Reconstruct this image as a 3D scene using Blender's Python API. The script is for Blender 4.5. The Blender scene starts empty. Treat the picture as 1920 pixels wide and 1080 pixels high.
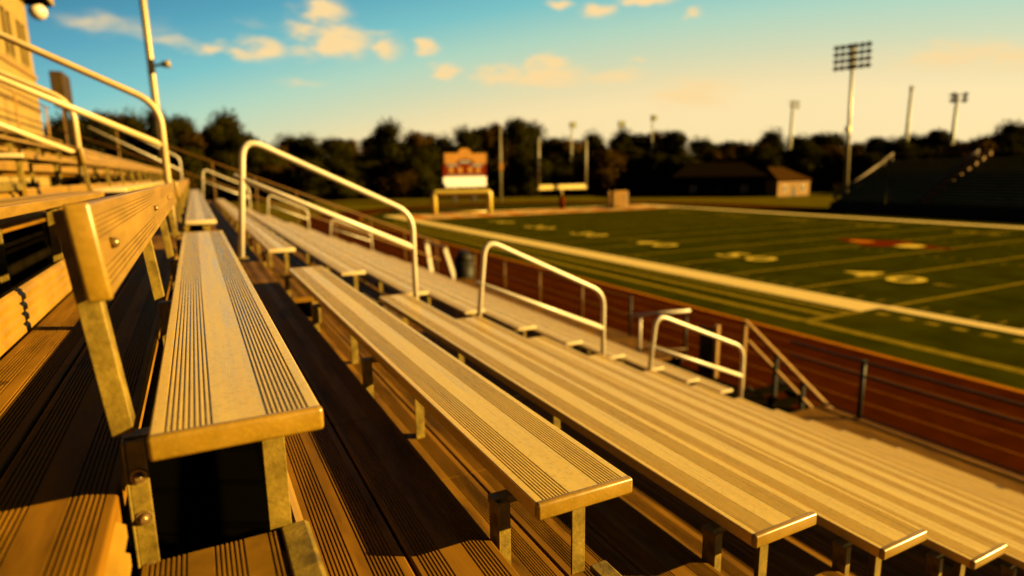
import bpy, bmesh, math, random
from mathutils import Vector, Matrix
R = math.radians
rnd = random.Random(7)
sc = bpy.context.scene
C = sc.collection

# ------------------------------------------------------------------ camera
S = 1.058          # surveyed unit -> metres
Z0 = 5.607         # eye height above the playing field
cam = bpy.data.cameras.new('camera')
cam.sensor_width = 36.0
cam.lens = 21.53
cam.clip_start = 0.05
cam.clip_end = 3000
cam.dof.use_dof = True
cam.dof.focus_distance = 1.5
cam.dof.aperture_fstop = 1.6
camo = bpy.data.objects.new('camera', cam)
C.objects.link(camo)
yaw, pitch, roll = 0.471955, 0.184992, -0.013552
fw = Vector((math.sin(yaw)*math.cos(pitch), math.cos(yaw)*math.cos(pitch), -math.sin(pitch)))
rt = Vector((math.cos(yaw), -math.sin(yaw), 0))
up = rt.cross(fw)
r2 = math.cos(roll)*rt + math.sin(roll)*up
u2 = -math.sin(roll)*rt + math.cos(roll)*up
camo.matrix_world = Matrix(((r2.x, u2.x, -fw.x, 0), (r2.y, u2.y, -fw.y, 0), (r2.z, u2.z, -fw.z, Z0), (0, 0, 0, 1)))
sc.camera = camo

# ------------------------------------------------------------------ light
sc.view_settings.view_transform = 'Standard'
sc.view_settings.look = 'None'
sc.view_settings.gamma = 1.0
sc.view_settings.exposure = 2.8
SUN_FROM = Vector((2.6, -1.5, 1.0)).normalized()
elev = math.asin(SUN_FROM.z)
sun = bpy.data.lights.new('sun', 'SUN')
sun.energy = 5.0
sun.angle = R(0.5)
sun.color = (1.0, 0.69, 0.19)
suno = bpy.data.objects.new('sun', sun)
C.objects.link(suno)
suno.rotation_euler = (-SUN_FROM).to_track_quat('-Z', 'Y').to_euler()
suno.location = SUN_FROM*50

world = bpy.data.worlds.new('World')
sc.world = world
world.use_nodes = True
nt = world.node_tree
nt.nodes.clear()
N = nt.nodes.new
L = nt.links.new


def mth(tree, op, a, b=None, c=None, clamp=False):
    n = tree.nodes.new('ShaderNodeMath')
    n.operation = op
    n.use_clamp = clamp
    for i, v in enumerate((a, b, c)):
        if v is None:
            continue
        if isinstance(v, (int, float)):
            n.inputs[i].default_value = v
        else:
            tree.links.new(v, n.inputs[i])
    return n.outputs[0]


def mixc(tree, fac, a, b, mode='MIX'):
    n = tree.nodes.new('ShaderNodeMix')
    n.data_type = 'RGBA'
    n.blend_type = mode
    for i, v in ((0, fac), (6, a), (7, b)):
        if isinstance(v, (int, float)):
            n.inputs[i].default_value = v
        elif isinstance(v, tuple):
            n.inputs[i].default_value = (*v, 1) if len(v) == 3 else v
        else:
            tree.links.new(v, n.inputs[i])
    return n.outputs[2]


def ramp(tree, fac, stops, interp='LINEAR'):
    n = tree.nodes.new('ShaderNodeValToRGB')
    n.color_ramp.interpolation = interp
    el = n.color_ramp.elements
    while len(el) < len(stops):
        el.new(0.5)
    for e, (p, c) in zip(el, stops):
        e.position = p
        e.color = (*c, 1) if len(c) == 3 else c
    tree.links.new(fac, n.inputs[0])
    return n.outputs[0]


sky = N('ShaderNodeTexSky')
sky.sky_type = 'NISHITA'
sky.sun_disc = False
sky.sun_elevation = elev
sky.sun_rotation = math.atan2(SUN_FROM.x, SUN_FROM.y)
sky.air_density = 1.0
sky.dust_density = 1.6
sky.ozone_density = 1.0
tc = N('ShaderNodeTexCoord')
dirv = tc.outputs['Generated']
sep = N('ShaderNodeSeparateXYZ')
L(dirv, sep.inputs[0])
# evening tint of the air: teal high and to the north, cream low and towards the sun side
dotn = N('ShaderNodeVectorMath')
dotn.operation = 'DOT_PRODUCT'
L(dirv, dotn.inputs[0])
dotn.inputs[1].default_value = (1.078, 0.936, -3.538)
tt = mth(nt, 'MULTIPLY_ADD', dotn.outputs['Value'], 0.5, 0.483)   # 0.5 + t/2
tint = ramp(nt, tt, [(0.0, (0.006, 0.03, 0.06)), (0.3, (0.012, 0.09, 0.15)), (0.49, (0.035, 0.245, 0.37)), (0.58, (0.075, 0.36, 0.47)), (0.70, (0.19, 0.55, 0.55)),
                     (0.80, (0.45, 0.68, 0.50)), (0.88, (0.66, 0.70, 0.43)), (0.95, (0.88, 0.73, 0.38)), (1.0, (1.0, 0.77, 0.38))])
# clouds: soft evening puffs, each a direction (azimuth from +Y towards +X, elevation), half widths and strength
CLOUDS = [
    (11.2, 13.4, 1.7, .75, 1.0), (12.2, 11.2, 2.6, 1.1, 1.0), (10.0, 11.9, 2.2, .6, .7), (6.2, 10.3, 1.7, .75, 1.0), (1.9, 10.2, 1.6, .4, .8), (9.1, 10.3, 1.6, .8, .5),
    (16.3, 10.6, 1.1, .9, .75), (15.6, 12.0, 1.6, .4, .45), (19.7, 10.9, .9, .6, 1.0), (21.5, 8.9, 1.1, .6, 1.0), (26.4, 8.6, 2.0, .7, 1.0), (30.9, 9.5, 1.5, .65, 1.0),
    (30.5, 8.3, 3.4, .9, .8), (36.5, 8.3, 2.6, .6, .6), (31.8, 14.1, .9, .45, .9), (35.0, 13.6, 1.1, .6, 1.0), (39.1, 14.2, 1.9, .5, 1.0), (42.8, 12.9, .7, .35, .7),
    (38.6, 9.6, .8, .35, .5), (9.1, 7.8, 2.0, .4, .4), (43.0, 6.5, 3.4, 1.2, .7), (-4.0, 11.2, 3.6, .8, .45), (0.0, 10.5, 3.0, .35, .4), (61.5, 8.0, 4.0, 1.0, .6), (66.0, 7.3, 4.0, 1.1, .6), (5.1, 12.3, 2.2, .4, .25)]
nz = N('ShaderNodeTexNoise')
nz.inputs['Scale'].default_value = 26
nz.inputs['Detail'].default_value = 5
mp = N('ShaderNodeMapping')
mp.inputs['Scale'].default_value = (1, 1, 2.4)
L(dirv, mp.inputs[0])
L(mp.outputs[0], nz.inputs['Vector'])
wob = N('ShaderNodeVectorMath')
wob.operation = 'MULTIPLY_ADD'
sub = N('ShaderNodeVectorMath')
sub.operation = 'SUBTRACT'
L(nz.outputs['Color'], sub.inputs[0])
sub.inputs[1].default_value = (.5, .5, .5)
L(sub.outputs[0], wob.inputs[0])
wob.inputs[1].default_value = (.055, .055, .026)
L(dirv, wob.inputs[2])
acc = None
for az, el_, wa, we, st in CLOUDS:
    a, e = R(az), R(el_)
    d = Vector((math.sin(a)*math.cos(e), math.cos(a)*math.cos(e), math.sin(e)))
    ta = Vector((math.cos(a), -math.sin(a), 0))
    te = ta.cross(d) * 1.0
    q = []
    for vec, wd in ((ta, wa), (te, we)):
        dn = N('ShaderNodeVectorMath')
        dn.operation = 'DOT_PRODUCT'
        L(wob.outputs[0], dn.inputs[0])
        dn.inputs[1].default_value = vec/R(wd)
        q.append(mth(nt, 'MULTIPLY', dn.outputs['Value'], dn.outputs['Value']))
    s_ = mth(nt, 'ADD', q[0], q[1])
    g = mth(nt, 'MULTIPLY', mth(nt, 'POWER', 2.718, mth(nt, 'MULTIPLY', s_, -0.75)), st)
    acc = g if acc is None else mth(nt, 'MAXIMUM', acc, g)
front = mth(nt, 'GREATER_THAN', sep.outputs[1], 0.0)
cl = mth(nt, 'MULTIPLY', acc, front)
cl = mth(nt, 'MULTIPLY', cl, mth(nt, 'ADD', mth(nt, 'MULTIPLY', nz.outputs['Fac'], 2.2), -0.12))
mr = N('ShaderNodeMapRange')
mr.interpolation_type = 'SMOOTHSTEP'
mr.inputs[1].default_value = .06
mr.inputs[2].default_value = .85
L(cl, mr.inputs[0])
nish = N('ShaderNodeVectorMath')
nish.operation = 'SCALE'
L(sky.outputs[0], nish.inputs[0])
nish.inputs['Scale'].default_value = 0.026
base = mixc(nt, 0.90, nish.outputs[0], mixc(nt, 1.0, tint, (0.145, 0.145, 0.145), 'MULTIPLY'))
final = mixc(nt, mr.outputs[0], base, (0.141, 0.102, 0.049))
bg = N('ShaderNodeBackground')
bg.inputs[1].default_value = 1.0
L(final, bg.inputs[0])
wo = N('ShaderNodeOutputWorld')
L(bg.outputs[0], wo.inputs[0])

sc.cycles.use_denoising = True
try:
    sc.cycles.denoiser = 'OPENIMAGEDENOISE'
except Exception:
    pass
sc.cycles.max_bounces = 6
sc.cycles.diffuse_bounces = 2
sc.cycles.sample_clamp_indirect = 4

# ------------------------------------------------------------------ materials
M = {}
KA = 0.279     # the exposure is long, so paints and metals sit lower


def material(name, col, rough=.5, metal=0.0, var=.25, vscale=4.0, stretch=(1, 1, 1), bump=0.0, bscale=60, dark=None, dark_amt=0.0,
             dscale=2.0, spec=.5, sheen=0.0, spots=0.0, speck=None):
    col = tuple(c*KA for c in col)
    dark = tuple(c*KA for c in dark) if dark else None
    m = bpy.data.materials.new(name)
    m.use_nodes = True
    t = m.node_tree
    p = t.nodes['Principled BSDF']
    co = t.nodes.new('ShaderNodeTexCoord')
    mpp = t.nodes.new('ShaderNodeMapping')
    mpp.inputs['Scale'].default_value = stretch
    t.links.new(co.outputs['Object'], mpp.inputs[0])

    def noise(scale, detail=4, rough_=.6):
        n = t.nodes.new('ShaderNodeTexNoise')
        n.inputs['Scale'].default_value = scale
        n.inputs['Detail'].default_value = detail
        n.inputs['Roughness'].default_value = rough_
        t.links.new(mpp.outputs[0], n.inputs['Vector'])
        return n.outputs['Fac']
    f = noise(vscale)
    lo = tuple(c*(1-var) for c in col)
    hi = tuple(min(1, c*(1+var)) for c in col)
    c = ramp(t, f, [(.3, lo), (.7, hi)])
    if dark is not None:
        g = noise(dscale, 6, .7)
        mr_ = t.nodes.new('ShaderNodeMapRange')
        mr_.inputs[1].default_value = .52
        mr_.inputs[2].default_value = .70
        t.links.new(g, mr_.inputs[0])
        c = mixc(t, mth(t, 'MULTIPLY', mr_.outputs[0], dark_amt), c, dark)
    if spots:
        v = t.nodes.new('ShaderNodeTexVoronoi')
        v.inputs['Scale'].default_value = spots
        t.links.new(co.outputs['Object'], v.inputs['Vector'])
        sp = mth(t, 'LESS_THAN', v.outputs['Distance'], .09)
        c = mixc(t, mth(t, 'MULTIPLY', sp, .7), c, dark or (0, 0, 0))
    if speck is not None:
        sc_, sz, sa = speck
        for q, (ss, cc) in enumerate(((sz, sc_), (sz*.37, tuple(x*.72 for x in col)))):
            n = t.nodes.new('ShaderNodeTexNoise')
            n.inputs['Scale'].default_value = ss
            n.inputs['Detail'].default_value = 2
            t.links.new(co.outputs['Object'], n.inputs['Vector'])
            mq = t.nodes.new('ShaderNodeMapRange')
            mq.inputs[1].default_value = .52
            mq.inputs[2].default_value = .66
            t.links.new(n.outputs['Fac'], mq.inputs[0])
            c = mixc(t, mth(t, 'MULTIPLY', mq.outputs[0], sa), c, tuple(x*KA for x in cc) if q == 0 else cc)
    t.links.new(c, p.inputs['Base Color'])
    p.inputs['Roughness'].default_value = rough
    if var > 0:
        rr = ramp(t, f, [(.3, (max(.05, rough-.08),)*3), (.7, (min(1, rough+.1),)*3)])
        t.links.new(rr, p.inputs['Roughness'])
    p.inputs['Metallic'].default_value = metal
    p.inputs['Specular IOR Level'].default_value = spec
    if sheen:
        p.inputs['Sheen Weight'].default_value = sheen
        p.inputs['Sheen Roughness'].default_value = .5
    if bump:
        b = t.nodes.new('ShaderNodeBump')
        b.inputs['Strength'].default_value = bump
        b.inputs['Distance'].default_value = .02
        t.links.new(noise(bscale, 5), b.inputs['Height'])
        t.links.new(b.outputs[0], p.inputs['Normal'])
    M[name] = m
    return m


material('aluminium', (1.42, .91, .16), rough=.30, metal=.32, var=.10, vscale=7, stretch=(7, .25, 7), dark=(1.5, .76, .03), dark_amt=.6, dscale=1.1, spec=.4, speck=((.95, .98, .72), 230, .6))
material('aluminium_sun_dimmed', (.40, .205, .012), rough=.45, metal=.1, var=.25, vscale=5, stretch=(5, .7, 5), dark=(.36, .17, .01), dark_amt=.5, dscale=2, spec=.3, speck=((.62, .38, .08), 160, .4))  # darker copy of aluminium: sun-facing planks toned down in the colour
material('cap_metal', (.43, .23, .010), rough=.33, var=.2, vscale=14, dark=(.28, .14, .006), dark_amt=.6, dscale=9, spec=.5, speck=((.6, .33, .02), 150, .4))
material('deck', (.31, .135, .009), rough=.6, var=.42, vscale=3, stretch=(4, .6, 4), dark=(.07, .028, .002), dark_amt=.85, dscale=2.4, spots=3.2, spec=.03)
material('step_deck', (.25, .115, .009), rough=.6, var=.35, vscale=8, dark=(.09, .038, .003), dark_amt=.75, dscale=6, spec=.03)
material('riser', (.46, .235, .012), rough=.5, metal=.05, var=.2, vscale=5, dark=(.3, .14, .01), dark_amt=.5, spec=.3)
material('galvanised', (.30, .185, .014), rough=.5, metal=.1, var=.45, vscale=22, dark=(.08, .045, .004), dark_amt=.7, dscale=14, bump=.15, spec=.25)
material('rail_paint', (.95, .78, .60), rough=.42, var=.08, vscale=6)
material('rail_shaded', (.74, .50, .22), rough=.45, var=.12, vscale=6, spec=.4)  # darker rail_paint: weak light on rails seen from below, put into the colour
material('void_dark', (.012, .008, .003), rough=.95, var=.2, spec=0)  # near-black: deep shade below the deck put into the colour
material('cap_pale', (.80, .58, .30), rough=.5, var=.12, vscale=6)
material('bolt', (.42, .24, .07), rough=.35, metal=.6, var=.2, vscale=80)
material('grass', (.135, .098, .004), rough=.9, var=.35, vscale=.35, dark=(.19, .085, .006), dark_amt=.6, dscale=.06, spec=0)
material('turf', (.042, .041, .0006), rough=.9, var=.35, vscale=.5, spec=0, bump=.3, bscale=40, dark=(.064, .052, .0005), dark_amt=.8, dscale=.10)
material('track', (.060, .0105, .0006), rough=.9, var=.3, vscale=1.2, spec=0)
material('lane', (.22, .07, .008), rough=.8, var=.2, spec=0)
material('line', (.95, .66, .22), rough=.8, var=.1, vscale=3, spec=.05)
material('yardline', (.27, .18, .014), rough=.8, var=.3, vscale=3, spec=0)
material('number', (.85, .58, .08), rough=.8, var=.1, vscale=3, spec=0)
material('maroon', (.17, .018, .002), rough=.8, var=.2, spec=0)
material('orange_ink', (.62, .19, .015), rough=.8, var=.2, spec=0)
material('under_shade', (.004, .003, .001), rough=1.0, var=0, spec=0)  # near-black: shade under the stand put into the ground colour
material('soil', (.03, .018, .006), rough=.95, var=.3, vscale=2, spec=.1)
material('concrete', (.30, .19, .07), rough=.8, var=.25, vscale=2)
material('fence_metal', (.22, .10, .012), rough=.6, var=.25, vscale=9, spec=.12)
material('dark_brown', (.07, .035, .006), rough=.6, var=.3, spec=.1)
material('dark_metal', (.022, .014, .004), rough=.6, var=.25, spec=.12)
material('leaf', (.030, .0245, .0012), rough=.9, var=.5, vscale=.45, spec=0)
material('leaf_dry', (.080, .040, .003), rough=.9, var=.5, vscale=.5, spec=0)
material('bark', (.07, .045, .018), rough=.9, var=.3)
material('cream_wall', (.46, .29, .07), rough=.7, var=.12, vscale=2, spec=.2)
material('roof', (.014, .008, .003), rough=.9, var=.3, spec=0)
material('roof_tile', (.065, .028, .005), rough=.9, var=.3, spec=0)
material('brick', (.22, .09, .03), rough=.85, var=.3, vscale=6)
material('glass', (.03, .018, .003), rough=.6, var=.3, vscale=3, spec=.05)
material('pole', (.46, .34, .13), rough=.45, metal=.3, var=.15)
material('pole_far', (.36, .26, .08), rough=.6, var=.15)
material('goal_yellow', (.85, .55, .03), rough=.5, var=.1)
material('goal_white', (.95, .62, .05), rough=.5, var=.1)
material('board_cream', (.46, .19, .025), rough=.7, var=.2, vscale=1.5, spec=.05)
material('board_white', (.95, .82, .88), rough=.6, var=.05)
material('board_dark', (.05, .012, .006), rough=.6, var=.2)
material('lamp_glass', (.42, .40, .26), rough=.4, var=.1)
material('stand_metal', (.75, .60, .17), rough=.7, var=.2, vscale=1, spec=.1)
material('mat_tan', (.34, .16, .02), rough=.8, var=.4, vscale=1, spec=.1)


# ------------------------------------------------------------------ mesh helpers
class MB:
    def __init__(self):
        self.v, self.f = [], []

    def add(self, vs, fs):
        o = len(self.v)
        self.v += [tuple(v) for v in vs]
        self.f += [tuple(i+o for i in f) for f in fs]
        return self

    def box(self, x0, x1, y0, y1, z0, z1):
        return self.add([(x0, y0, z0), (x1, y0, z0), (x1, y1, z0), (x0, y1, z0), (x0, y0, z1), (x1, y0, z1), (x1, y1, z1), (x0, y1, z1)],
                        [(0, 3, 2, 1), (4, 5, 6, 7), (0, 1, 5, 4), (1, 2, 6, 5), (2, 3, 7, 6), (3, 0, 4, 7)])

    def bar(self, a, b, w, h=None):
        """rectangular bar from a to b"""
        h = h or w
        a, b = Vector(a), Vector(b)
        d = (b-a).normalized()
        s = d.cross(Vector((0, 0, 1)))
        if s.length < .05:
            s = Vector((1, 0, 0))
        s.normalize()
        t = s.cross(d)
        vs = []
        for p in (a, b):
            for i, j in ((-1, -1), (1, -1), (1, 1), (-1, 1)):
                vs.append(p+s*(i*w/2)+t*(j*h/2))
        return self.add(vs, [(0, 1, 2, 3), (7, 6, 5, 4), (0, 4, 5, 1), (1, 5, 6, 2), (2, 6, 7, 3), (3, 7, 4, 0)])

    def tube(self, pts, r, n=10, r1=None):
        pts = [Vector(p) for p in pts]
        m = len(pts)
        rings = []
        ref = None
        for i, p in enumerate(pts):
            d = (pts[min(i+1, m-1)]-pts[max(i-1, 0)]).normalized()
            if ref is None:
                ref = Vector((0, 1, 0)) if abs(d.y) < .9 else Vector((1, 0, 0))
            s = (ref-d*ref.dot(d)).normalized()
            ref = s
            t = d.cross(s)
            rr = r if r1 is None else r+(r1-r)*i/(m-1)
            rings.append([p+(s*math.cos(2*math.pi*k/n)+t*math.sin(2*math.pi*k/n))*rr for k in range(n)])
        vs = [v for ring in rings for v in ring]
        fs = []
        for i in range(m-1):
            for k in range(n):
                a, b = i*n+k, i*n+(k+1) % n
                fs.append((a, b, b+n, a+n))
        fs.append(tuple(range(n-1, -1, -1)))
        fs.append(tuple((m-1)*n+k for k in range(n)))
        return self.add(vs, fs)

    def extrude_y(self, prof, y0, y1):
        n = len(prof)
        vs = [(x, y0, z) for x, z in prof]+[(x, y1, z) for x, z in prof]
        fs = [(i, (i+1) % n, (i+1) % n+n, i+n) for i in range(n)]
        fs.append(tuple(range(n-1, -1, -1)))
        fs.append(tuple(range(n, 2*n)))
        return self.add(vs, fs)

    def prism(self, poly, d0, d1, axis='z'):
        """closed polygon extruded along an axis (poly in the other two, in order)"""
        n = len(poly)

        def mk(p, d):
            return (p[0], p[1], d) if axis == 'z' else ((p[0], d, p[1]) if axis == 'y' else (d, p[0], p[1]))
        vs = [mk(p, d0) for p in poly]+[mk(p, d1) for p in poly]
        fs = [(i, (i+1) % n, (i+1) % n+n, i+n) for i in range(n)]
        fs.append(tuple(range(n-1, -1, -1)))
        fs.append(tuple(range(n, 2*n)))
        return self.add(vs, fs)

    def mesh(self, name, mat, smooth=False, bevel=0.0, seg=2, angle=40):
        me = bpy.data.meshes.new(name)
        me.from_pydata(self.v, [], self.f)
        bm = bmesh.new()
        bm.from_mesh(me)
        bmesh.ops.recalc_face_normals(bm, faces=bm.faces)
        if bevel:
            es = [e for e in bm.edges if len(e.link_faces) == 2 and e.calc_face_angle() > R(angle)]
            bmesh.ops.bevel(bm, geom=es, offset=bevel, segments=seg, affect='EDGES', profile=.5)
        if smooth:
            for f in bm.faces:
                f.smooth = len(f.verts) <= 4
        bm.to_mesh(me)
        bm.free()
        me.materials.append(M[mat] if isinstance(mat, str) else mat)
        return me

    def build(self, name, mat, parent=None, **kw):
        o = bpy.data.objects.new(name, self.mesh(name, mat, **kw))
        C.objects.link(o)
        if parent is not None:
            o.parent = parent
        return o

    def shifted(self, d):
        self.v = [(x-d[0], y-d[1], z-d[2]) for x, y, z in self.v]
        return self

    def survey(self):
        """surveyed units, origin at the eye -> metres, field level at 0"""
        self.v = [(x*S, y*S, z*S+Z0) for x, y, z in self.v]
        return self

    def scaled(self, k=S):
        self.v = [(x*k, y*k, z*k) for x, y, z in self.v]
        return self


def fillet(pts, r, n=6):
    pts = [Vector(p) for p in pts]
    out = [pts[0]]
    for i in range(1, len(pts)-1):
        p, a, b = pts[i], pts[i-1], pts[i+1]
        d1, d2 = (a-p).normalized(), (b-p).normalized()
        rr = min(r, (a-p).length*.49, (b-p).length*.49)
        p1, p2 = p+d1*rr, p+d2*rr
        for k in range(n+1):
            t = k/n
            out.append(p1*(1-t)**2+p*2*t*(1-t)+p2*t*t)
    out.append(pts[-1])
    return out


def tag(o, label=None, cat=None, group=None, kind=None):
    if label:
        o['label'] = label
    if cat:
        o['category'] = cat
    if group:
        o['group'] = group
    if kind:
        o['kind'] = kind
    return o


def empty(name, loc, label, cat, group=None):
    o = bpy.data.objects.new(name, None)
    o.empty_display_size = .2
    C.objects.link(o)
    o.location = loc
    return tag(o, label, cat, group)


def copy_tree(o, parent=None):
    c = o.copy()
    C.objects.link(c)
    if parent is not None:
        c.parent = parent
    for ch in list(o.children):
        copy_tree(ch, c)
    return c


def sv(x, y, z):
    return (x*S, y*S, z*S+Z0)


# ------------------------------------------------------------------ ground, track, field
def sheet(name, poly, z, mat):
    m = MB().add([(x, y, z) for x, y in poly], [tuple(range(len(poly)))])
    return tag(m.build(name, mat), kind='structure')


def ring(name, r0, r1, z, mat, xl, xr, ya, yb, n=40):
    """strip of an oval: two straights and two bends, r0/r1 offsets from the inner oval"""
    cx = (xl+xr)/2
    rad = (xr-xl)/2

    def path(r):
        q = []
        for k in range(n+1):
            a = math.pi*k/n
            q.append((cx-(rad+r)*math.cos(a), yb+(rad+r)*math.sin(a)))
        for k in range(n+1):
            a = math.pi*k/n
            q.append((cx+(rad+r)*math.cos(a), ya-(rad+r)*math.sin(a)))
        return q
    a, b = path(r0), path(r1)
    m_ = len(a)
    mb = MB().add([(x, y, z) for x, y in a+b], [(i, (i+1) % m_, (i+1) % m_+m_, i+m_) for i in range(m_)])
    return tag(mb.build(name, mat), kind='structure')


sheet('ground', [(-1500, -700), (1500, -700), (1500, 1900), (-1500, 1900)], -.012, 'grass')
sheet('ground_under_stand', [(-25, -12), (10.6, -12), (10.6, 25.5), (-25, 25.5)], -.004, 'under_shade')
XL, XR, YA, YB = 18.2, 75.0, -18.0, 74.0
ring('running_track', 0, 7.3, -.006, 'track', XL, XR, YA, YB)
for k in range(1, 7):
    ring('track_lane_line', k*1.04-.03, k*1.04+.03, -.002, 'lane', XL, XR, YA, YB)
ring('track_edge_line', -.05, .12, -.002, 'orange_ink', XL, XR, YA, YB)
cxf, rad = (XL+XR)/2, (XR-XL)/2-.3
infield = [(cxf-rad*math.cos(math.pi*k/40), YB+rad*math.sin(math.pi*k/40)) for k in range(41)] + \
          [(cxf+rad*math.cos(math.pi*k/40), YA-rad*math.sin(math.pi*k/40)) for k in range(41)]
sheet('turf_field', infield, 0.0, 'turf')
FX0, FX1 = 25.1, 67.4
Y50, YD = 28.6, 4.572
YG = Y50+10*YD
YE = YG+9.1
YGS = Y50-10*YD


def rect(name, x0, x1, y0, y1, z, mat):
    return sheet(name, [(x0, y0), (x1, y0), (x1, y1), (x0, y1)], z, mat)


# wide white border beside the team box, thin sideline beyond its end
rect('sideline_marking', 23.25, FX0, 14.9, YE+1.8, .004, 'line')
rect('sideline_marking', 24.45, FX0+.15, YGS, 14.9, .004, 'line')
rect('sideline_marking', FX1, FX1+1.9, YGS, YE+1.8, .004, 'line')
rect('end_line_marking', FX0, FX1, YE, YE+1.8, .004, 'line')
rect('goal_line_marking', FX0, FX1, YG-.1, YG+.1, .004, 'line')
for i in range(-9, 10):
    rect('yard_line_marking', FX0+.2, FX1, Y50+i*YD-.13, Y50+i*YD+.13, .004, 'yardline')
rect('team_box_marking', 19.9, 23.25, 14.75, 15.1, .004, 'yardline')
rect('team_box_marking', 21.3, 21.75, 15.1, YG, .004, 'yardline')
rect('team_box_marking', 19.75, 20.25, -20, 14.75, .004, 'yardline')
rect('team_box_marking', 19.75, 20.25, 15.1, YG, .004, 'yardline')
rect('team_box_marking', 22.5, 22.75, 15.1, YG, .004, 'yardline')
hm = MB()
for i in range(-50, 51):
    y = Y50+i*YD/5
    if i % 5 == 0:
        continue
    for x in (FX0+.5, 41.6, 51.0, FX1-1.1):
        hm.add([(x, y-.06, .004), (x+.6, y-.06, .004), (x+.6, y+.06, .004), (x, y+.06, .004)], [(0, 1, 2, 3)])
tag(hm.build('hash_marks', 'yardline'), kind='structure')
dash = MB()
for i in range(12):
    y = 14.2-.92*i
    dash.add([(23.3, y-.22, .004), (23.75, y-.22, .004), (23.75, y+.22, .004), (23.3, y+.22, .004)], [(0, 1, 2, 3)])
tag(dash.build('team_box_dashes', 'yardline'), kind='structure')


def painted_text(txt, x, y, size, flip=False, mat='number', sx=1.0):
    cu = bpy.data.curves.new('yard_number', 'FONT')
    cu.body = txt
    cu.size = size
    cu.align_x = 'CENTER'
    cu.align_y = 'CENTER'
    cu.offset = .05
    tmp = bpy.data.objects.new('tmp', cu)
    C.objects.link(tmp)
    dg = bpy.context.evaluated_depsgraph_get()
    me = bpy.data.meshes.new_from_object(tmp.evaluated_get(dg))
    bpy.data.objects.remove(tmp)
    ang = math.pi/2 if flip else -math.pi/2
    me.transform(Matrix.Translation((x, y, .005)) @ Matrix.Rotation(ang, 4, 'Z') @ Matrix.Scale(sx, 4, (1, 0, 0)))
    me.materials.clear()
    me.materials.append(M[mat])
    o = bpy.data.objects.new('yard_number_marking', me)
    C.objects.link(o)
    return tag(o, kind='structure')


for i, n in ((-6, 2), (-4, 3), (-2, 4), (0, 5), (2, 4), (4, 3), (6, 2), (8, 1)):
    y = Y50+i*YD
    painted_text(str(n), 31.9, y+1.15, 3.0, sx=1.15)
    painted_text('0', 31.9, y-1.15, 3.0, sx=1.15)
    painted_text(str(n), 60.2, y-1.15, 3.0, flip=True, sx=1.15, mat='yardline')
    painted_text('0', 60.2, y+1.15, 3.0, flip=True, sx=1.15, mat='yardline')
    if i:
        s = 1 if i > 0 else -1
        for x in (31.9, 60.2):
            yy = y+s*2.6
            tri = MB().add([(x-.3, yy, .005), (x+.3, yy, .005), (x, yy+s*1.1, .005)], [(0, 1, 2)])
            tag(tri.build('yard_arrow_marking', 'yardline'), kind='structure')

# midfield emblem: a dark red winged shape with a cream head
wing = [(0, 5.2), (.7, 3.8), (1.0, 2.0), (1.6, .9), (1.5, -.6), (.8, -1.2), (.6, -3.0), (.1, -5.4), (-.5, -3.4), (-.7, -1.4), (-1.5, -.8), (-1.7, .8), (-1.0, 1.8), (-.6, 3.6)]
sheet('midfield_emblem', [(46.4+x*1.5, Y50-.6+y*.86) for x, y in wing], .006, 'maroon')
sheet('midfield_emblem', [(46.2+x, Y50-2.2+y) for x, y in ((1.0, .7), (1.2, 0), (.7, -.8), (-.8, -.9), (-1.2, -.1), (-.9, .7))], .010, 'number')
sheet('midfield_emblem', [(46.2+x*.7, Y50+1.4+y*.7) for x, y in ((.9, 1.6), (1.2, 0), (.7, -1.1), (-.8, -1.0), (-1.2, .2), (-.5, 1.5))], .010, 'orange_ink')
# the red end zone with its pale edged blocks of paint
rect('end_zone', FX0, FX1, YG+.15, YE, .003, 'orange_ink')
for k in range(9):
    x = FX0+2.2+k*4.7
    w = 2.6 if k % 3 else 3.4
    rect('end_zone_paint', x, x+w, YG+1.6, YE-1.7, .007, 'line')
    rect('end_zone_paint', x+.7, x+w-.6, YG+3.4, YE-3.5, .011, 'maroon')

# ------------------------------------------------------------------ the near grandstand
XB = {0: -.092, 1: .565, 2: 1.232, 3: 1.893, 4: 2.552}
ZB = {0: -.363, 1: -.669, 2: -.952, 3: -1.229, 4: -1.504}
for k in range(5, 16):
    XB[k] = 2.552+.66*(k-4)
    ZB[k] = -1.504-.275*(k-4)
for k in range(-1, -9, -1):
    XB[k] = -.092+.66*k
    ZB[k] = -.363-.285*k
ROWS_UP, ROWS_DOWN = -5, 13
Y_A0, Y_A1, Y_B0, Y_B1, Y_END = -4.5, 4.72, 6.2, 21.6, 24.0
WALK = -4.40


def deck_z(k):
    return ZB[k+1]-.12


gs = empty('grandstand', sv(2.5, 0, -5.3), 'near grandstand of brown ribbed metal decking that steps down to the track', 'grandstand')
GO = Vector(sv(2.5, 0, -5.3))


def gpart(mb, name, mat, **kw):
    return mb.survey().shifted(GO).build(name, mat, gs, **kw)


def plank_profile(x0, x1, zt, th, bands, pitch=.0076, gw=.0034, gd=.0028, edge=.004):
    """cross-section of an extruded plank: grooved bands on its top face"""
    p = [(x0, zt-th), (x0, zt-edge), (x0+edge*.3, zt-edge*.3), (x0+edge, zt)]
    for a, b in bands:
        n = max(1, int(round((b-a)/pitch)))
        for i in range(n):
            g = a+(i+.5)*(b-a)/n
            p += [(g-gw*.6, zt), (g-gw*.35, zt-gd), (g+gw*.35, zt-gd), (g+gw*.6, zt)]
    p += [(x1-edge, zt), (x1-edge*.3, zt-edge*.3), (x1, zt-edge), (x1, zt-th)]
    return p


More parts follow.
